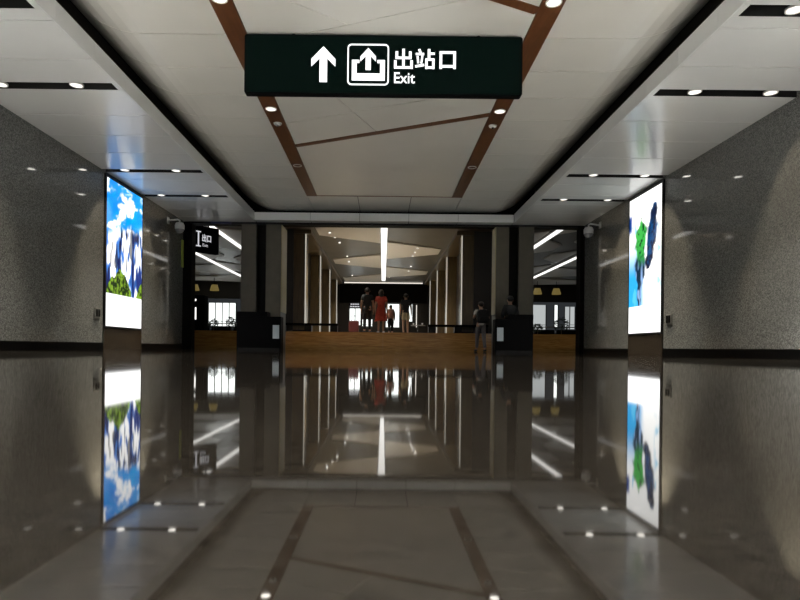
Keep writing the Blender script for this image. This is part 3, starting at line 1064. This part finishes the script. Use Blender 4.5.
t = thing('side_table', (1.98, 34.0, ZT), 'small high table with white cups at the passage end', 'table')
obj('table_top', MB().lathe([(0.42, 0.72), (0.42, 0.755)], 24), 'grey_plastic', t)
obj('stem', MB().lathe([(0.03, 0.02), (0.03, 0.72)], 10), 'chrome', t)
obj('base', MB().lathe([(0.22, 0.0), (0.2, 0.02)], 20), 'black_metal', t)
for x, lb in ((1.72, 'left'), (2.22, 'right')):
    o = obj('cup', MB().lathe([(0.035, 0.0), (0.05, 0.12), (0.044, 0.12), (0.03, 0.01)], 14, cap1=False), 'white_plastic')
    o.location = (x, 33.95, ZT + 0.755)
    tag(o, 'white cup on the %s side of the small high table' % lb, 'cup', 'cups on the table')
t = thing('tube_light', (2.24, YEND - 0.06, 1.5), 'thin white upright light tube on the black end wall', 'light')
obj('tube', MB().tube([(0, 0, 0), (0, 0, 1.5)], 0.028, 8), 'end_glow', t)
obj('clip', B(-0.04, 0.04, 0.02, 0.06, 0.1, 0.16), 'black_metal', t)
obj('clip', B(-0.04, 0.04, 0.02, 0.06, 1.34, 1.40), 'black_metal', t)
# white letter board above the left window
t = thing('shop_board', (-1.9, YEND - 0.07, 2.78), 'small board with two white lines above the left end window', 'sign')
obj('backing', B(-0.4, 0.4, -0.0, 0.03, 0, 0.3), 'dark_panel', t)
for z, wd in ((0.2, 0.3), (0.04, 0.33)):
    for k in range(4):
        obj('white_block', B(-wd + k * wd / 2, -wd + k * wd / 2 + wd / 2.5, -0.012, 0.0, z, z + 0.07), 'sign_white_dim', t)
# maroon suitcase at the left of the group
t = thing('suitcase', (-1.17, 24.1, ZT), 'dark maroon suitcase standing left of the person in black', 'suitcase')
obj('shell', B(-0.2, 0.2, -0.13, 0.13, 0.05, 0.52), 'maroon', t, bevel=0.04)
obj('handle', MB().tube([(-0.11, 0.08, 0.52), (-0.11, 0.08, 0.72), (0.11, 0.08, 0.72), (0.11, 0.08, 0.52)], 0.012, 8), 'black_metal', t)
for x in (-0.15, 0.15):
    for y in (-0.09, 0.09):
        obj('wheel', MB().tube([(x - 0.015, y, 0.028), (x + 0.015, y, 0.028)], 0.028, 10), 'black_plastic', t)

# dark kiosk and plants in the side openings
t = thing('kiosk', (-9.35, 30.0, ZT), 'tall black kiosk with a lit white strip in the left opening', 'kiosk')
obj('cabinet', B(-0.6, 0.5, -0.3, 0.3, 0, 1.95), 'black_plastic', t, bevel=0.01)
obj('light_strip', B(-0.02, 0.10, -0.315, -0.3, 0.75, 1.35), 'bar_glow', t)
obj('lamp', MB().tube([(0.04, -0.33, 1.72), (0.04, -0.3, 1.72)], 0.06, 12), 'bar_glow', t)


def plant(loc, h, r_, label, seed):
    rnd = random.Random(seed)
    t = thing('potted_shrub', loc, label, 'plant', 'dark potted shrubs')
    obj('pot', MB().lathe([(0.14, 0), (0.2, 0.3), (0.17, 0.3), (0.15, 0.26)], 16), 'black_plastic', t)
    obj('stem', MB().tube([(0, 0, 0.2), (0.02, 0, 0.3 + h * 0.5)], 0.018, 8), 'wood_brown', t)
    mb = MB()
    for k in range(170):
        a, b_ = rnd.uniform(0, 2 * PI), rnd.uniform(-0.6, 1)
        q = rnd.uniform(0.5, 1) ** 0.5
        c = Vector((r_ * q * math.cos(a) * math.sqrt(max(0.05, 1 - b_ * b_)), r_ * q * math.sin(a) * math.sqrt(max(0.05, 1 - b_ * b_)), 0.3 + h * 0.5 + h * 0.5 * b_ * q))
        d = Vector((rnd.uniform(-1, 1), rnd.uniform(-1, 1), rnd.uniform(-0.3, 1))).normalized() * 0.075
        e = d.cross(Vector((rnd.uniform(-1, 1), rnd.uniform(-1, 1), 0.5))).normalized() * 0.028
        mb.add([c - d, c + e, c + d, c - e, c + e.cross(d).normalized() * 0.01], [(0, 1, 4), (1, 2, 4), (2, 3, 4), (3, 0, 4)])
    f = obj('foliage', mb, 'leaf_dark', t)
    f['kind'] = 'stuff'


plant((-8.75, 34.5, ZT), 0.85, 0.3, 'dark potted shrub against the bright glass, nearer the left pilaster', 1)
plant((-9.75, 34.5, ZT), 0.75, 0.28, 'dark potted shrub against the bright glass, nearer the black kiosk', 2)
plant((8.75, 34.0, ZT), 0.62, 0.3, 'dark rounded shrub against the pale panel in the right opening', 3)
plant((9.95, 33.5, ZT), 1.0, 0.42, 'larger dark shrub beside the narrow bright window in the right opening', 4)

# ================================================================== PEOPLE


def skin_mesh(name, verts, edges, rads, root, material, sub=2):
    me = bpy.data.meshes.new(name)
    me.from_pydata(verts, edges, [])
    o = bpy.data.objects.new(name, me)
    COL.objects.link(o)
    md = o.modifiers.new('skin', 'SKIN')
    md.use_smooth_shade = True
    for i, r_ in enumerate(rads):
        d = me.skin_vertices[0].data[i]
        d.radius = r_ if isinstance(r_, tuple) else (r_, r_)
        d.use_root = (i == root)
    sd = o.modifiers.new('sub', 'SUBSURF')
    sd.levels = sub
    sd.render_levels = sub
    bpy.context.view_layer.update()
    out = bpy.data.meshes.new_from_object(o.evaluated_get(bpy.context.evaluated_depsgraph_get()))
    bpy.data.objects.remove(o)
    bpy.data.meshes.remove(me)
    out.name = name
    out.materials.clear()
    out.materials.append(MATS[material])
    for p in out.polygons:
        p.use_smooth = True
    return out


def person(loc, height, label, rz=0.0, stride=0.12, arms='down', top='cloth_black', bottom='cloth_black', sleeves='short', legs='long', dress=False, shoes='shoe_dark', hair='short', skin='skin', bulk=1.0):
    s = height / 1.70
    t = thing('person', loc, label, 'person', rz=rz)
    J = {}
    def j(n_, x, y, z):
        J[n_] = (x * s, y * s, z * s)
    j('pelvis', 0, 0, 0.93); j('spine', 0, 0.0, 1.10); j('chest', 0, 0.0, 1.28); j('neckb', 0, -0.005, 1.42); j('neck', 0, 0.005, 1.49)
    j('jaw', 0, 0.025, 1.545); j('head', 0, 0.012, 1.61); j('crown', 0, 0.0, 1.665)
    j('nose', 0, 0.112, 1.575)
    for q, sg in (('L', -1), ('R', 1)):
        j('sh' + q, sg * 0.165, -0.005, 1.385)
        if arms == 'down':
            fw = sg * stride * 0.5
            j('el' + q, sg * 0.225, -0.01 + fw * 0.4, 1.12); j('wr' + q, sg * 0.235, 0.05 + fw, 0.89); j('pa' + q, sg * 0.235, 0.07 + fw, 0.81)
        elif arms == 'straps':    # hands up holding the straps of a backpack
            j('el' + q, sg * 0.265, -0.02, 1.14); j('wr' + q, sg * 0.15, 0.17, 1.24); j('pa' + q, sg * 0.11, 0.20, 1.29)
        else:                     # folded forward
            j('el' + q, sg * 0.245, 0.0, 1.13); j('wr' + q, sg * 0.15, 0.20, 1.08); j('pa' + q, sg * 0.09, 0.24, 1.08)
        p = Vector(J['pa' + q]) / s
        w_ = Vector(J['wr' + q]) / s
        d = (p - w_).normalized()
        side = d.cross(Vector((sg, 0, 0)))
        if side.length < 0.2:
            side = d.cross(Vector((0, 0, 1)))
        side.normalize()
        for k in range(4):
            b0 = p + side * (0.027 - 0.018 * k) + d * 0.03
            L_ = (0.065, 0.075, 0.07, 0.055)[k]
            j('f%d%s' % (k, q), *(b0))
            j('g%d%s' % (k, q), *(b0 + d * L_ * 0.55))
            j('h%d%s' % (k, q), *(b0 + d * L_ - Vector((sg * 0.018, 0, 0))))
        j('th%s' % q, *(w_ + d * 0.03 + side * 0.035)); j('ti%s' % q, *(w_ + d * 0.075 + side * 0.055))
        yl = sg * stride
        j('hip' + q, sg * 0.085, 0, 0.87)
        j('kn' + q, sg * 0.092, yl * 0.75 + 0.03, 0.49)
        j('an' + q, sg * 0.095, yl * 1.25 - (0.05 if yl < 0 else 0), 0.085)
        j('toe' + q, sg * 0.11, yl * 1.25 + 0.13 - (0.05 if yl < 0 else 0), 0.032)
    R_ = dict(pelvis=(0.145, 0.105), spine=(0.125, 0.095), chest=(0.15, 0.105), neckb=0.075, neck=0.052, jaw=0.068, head=(0.082, 0.098), crown=0.062, nose=0.012)
    for q in 'LR':
        R_.update({'sh' + q: 0.062, 'el' + q: 0.043, 'wr' + q: 0.028, 'pa' + q: (0.02, 0.036), 'hip' + q: 0.092, 'kn' + q: 0.058, 'an' + q: 0.04, 'toe' + q: 0.03, 'th' + q: 0.011, 'ti' + q: 0.009})
        for k in range(4):
            R_.update({'f%d%s' % (k, q): 0.0095, 'g%d%s' % (k, q): 0.0085, 'h%d%s' % (k, q): 0.007})
    E = [('pelvis', 'spine'), ('spine', 'chest'), ('chest', 'neckb'), ('neckb', 'neck'), ('neck', 'jaw'), ('jaw', 'head'), ('head', 'crown'), ('jaw', 'nose')]
    for q in 'LR':
        E += [('chest', 'sh' + q), ('sh' + q, 'el' + q), ('el' + q, 'wr' + q), ('wr' + q, 'pa' + q), ('pelvis', 'hip' + q), ('hip' + q, 'kn' + q), ('kn' + q, 'an' + q), ('an' + q, 'toe' + q), ('wr' + q, 'th' + q), ('th' + q, 'ti' + q)]
        for k in range(4):
            E += [('pa' + q, 'f%d%s' % (k, q)), ('f%d%s' % (k, q), 'g%d%s' % (k, q)), ('g%d%s' % (k, q), 'h%d%s' % (k, q))]

    def grow(name, names, edges, grow_, material, sub=2):
        idx = {n_: i for i, n_ in enumerate(names)}
        rr = []
        for n_ in names:
            r_ = R_[n_]
            r_ = r_ if isinstance(r_, tuple) else (r_, r_)
            rr.append(((r_[0] * bulk + grow_) * s, (r_[1] * bulk + grow_) * s))
        me = skin_mesh(name, [J[n_] for n_ in names], [(idx[a], idx[c]) for a, c in edges if a in idx and c in idx], rr, 0, material, sub)
        return link(name, me, t)

    names = list(J)
    names.sort(key=lambda n_: n_ != 'pelvis')
    grow('body', names, E, 0.0, skin)
    # clothing a little proud of the body
    for q in 'LR':
        a, c = Vector(J['sh' + q]), Vector(J['el' + q])
        J['sl' + q] = tuple(a.lerp(c, 0.62)); R_['sl' + q] = 0.052
        a, c = Vector(J['hip' + q]), Vector(J['kn' + q])
        J['lg' + q] = tuple(a.lerp(c, 0.8)); R_['lg' + q] = 0.072
        J['tr' + q] = tuple(Vector(J['kn' + q]).lerp(Vector(J['an' + q]), 0.93)); R_['tr' + q] = 0.046
    J['hem'] = (0, 0, 0.89 * s); R_['hem'] = (0.15, 0.11)
    tn = ['spine', 'pelvis', 'hem', 'chest', 'neckb', 'shL', 'shR']
    te = [('hem', 'pelvis'), ('pelvis', 'spine'), ('spine', 'chest'), ('chest', 'neckb'), ('chest', 'shL'), ('chest', 'shR')]
    for q in 'LR':
        if sleeves == 'long':
            tn += ['el' + q, 'wr' + q]; te += [('sh' + q, 'el' + q), ('el' + q, 'wr' + q)]
        else:
            tn += ['sl' + q]; te += [('sh' + q, 'sl' + q)]
    grow('dress_top' if dress else 'shirt', tn, te, 0.02, top)
    if dress:
        mb = MB()
        prof = [(0.25, 0.47), (0.235, 0.62), (0.205, 0.80), (0.175, 0.93), (0.14, 1.06), (0.13, 1.12)]
        mb.lathe([(a * s, z * s) for a, z in prof], 20, cap0=False, cap1=False)
        for i, v in enumerate(mb.v):
            mb.v[i] = (v[0], v[1] * (0.78 + 0.1 * math.sin(6 * math.atan2(v[1], v[0]))), v[2])
        o = obj('skirt', mb, bottom, t)
        md = o.modifiers.new('solid', 'SOLIDIFY'); md.thickness = 0.008
    else:
        J['waist'] = (0, 0, 1.03 * s); R_['waist'] = (0.128, 0.098)
        tn = ['pelvis', 'waist', 'hipL', 'hipR']
        te = [('pelvis', 'waist'), ('pelvis', 'hipL'), ('pelvis', 'hipR')]
        for q in 'LR':
            if legs == 'short':
                tn += ['lg' + q]; te += [('hip' + q, 'lg' + q)]
            else:
                tn += ['kn' + q, 'tr' + q]; te += [('hip' + q, 'kn' + q), ('kn' + q, 'tr' + q)]
        grow('shorts' if legs == 'short' else 'trousers', tn, te, 0.017 if legs == 'short' else 0.012, bottom)
    for q in 'LR':
        a, c = J['an' + q], J['toe' + q]
        mb = MB()
        mb.ball((c[0], (a[1] + c[1]) / 2 + 0.02 * s, 0.045 * s), 0.05 * s, 0.14 * s, 0.045 * s, 14, 8)
        mb.v = [(x, y, max(0.0, z)) for x, y, z in mb.v]
        obj('shoe', mb, shoes, t)
    hb = MB()
    hb.ball((0, -0.005 * s, 1.625 * s), 0.098 * s, 0.112 * s, 0.098 * s, 18, 12)
    hb.v = [(x, y if y < 0.045 * s or z > 1.66 * s else 0.045 * s, max(z, (1.53 if y < 0 else 1.60) * s)) for x, y, z in hb.v]
    if hair == 'long':
        hb.ball((0, -0.05 * s, 1.52 * s), 0.095 * s, 0.06 * s, 0.14 * s, 16, 10)
    obj('hair', hb, 'hair', t)
    for sg in (-1, 1):
        obj('eye', MB().ball((sg * 0.033 * s, 0.099 * s, 1.60 * s), 0.012 * s, 0.008 * s, 0.008 * s, 10, 6), 'hair', t)
        obj('ear', MB().ball((sg * 0.09 * s, 0.0, 1.585 * s), 0.012 * s, 0.02 * s, 0.032 * s, 10, 6), skin, t)
    obj('mouth', MB().ball((0, 0.088 * s, 1.535 * s), 0.024 * s, 0.008 * s, 0.005 * s, 10, 6), 'maroon', t)
    return t


person((-0.60, 22.55, ZT), 1.68, 'person in black clothes walking away beside the red dress', stride=0.10, top='cloth_black', bottom='cloth_black', sleeves='short')
person((-0.08, 22.6, ZT), 1.62, 'person in a red dress walking away in the middle of the group', stride=0.09, top='cloth_red', bottom='cloth_red', dress=True, hair='long', shoes='shoe_white')
person((0.29, 22.95, ZT), 1.08, bulk=1.45, label= 'small child in a pinkish top and dark trousers beside the red dress', stride=0.08, top='cloth_pink', bottom='cloth_black', shoes='shoe_white')
person((0.90, 23.9, ZT), 1.60, 'person in a dark top and beige shorts at the right of the group', stride=0.10, top='cloth_navy', bottom='cloth_beige', legs='short')
person((3.22, 19.75, 0), 1.64, 'person in a white shirt and grey trousers carrying a black backpack', stride=-0.13, arms='straps', top='cloth_white', bottom='cloth_grey', rz=0.1)
t = thing('backpack', (3.22, 19.50, 0.93), 'black backpack worn by the person in grey trousers', 'backpack', rz=0.1)
mb = MB().prism_xz(rrect(-0.19, 0.19, 0.0, 0.44, 0.09), -0.16, 0.03)
obj('pack', mb, 'cloth_black', t, bevel=0.03)
obj('front_pocket', MB().prism_xz(rrect(-0.14, 0.14, 0.04, 0.22, 0.05), -0.20, -0.16), 'cloth_black', t, bevel=0.015)
for x in (-0.1, 0.1):
    obj('strap', MB().tube([(x, 0.03, 0.42), (x * 1.1, 0.12, 0.50), (x * 1.15, 0.24, 0.47), (x * 1.3, 0.29, 0.30), (x * 1.5, 0.20, 0.08), (x * 1.3, 0.03, 0.05)], 0.016, 8), 'cloth_black', t)
person((3.38, 15.98, 0), 1.50, 'person in dark clothes standing behind the right black counter', stride=0.0, arms='fold', top='cloth_black', bottom='cloth_black', sleeves='long', rz=0.2)
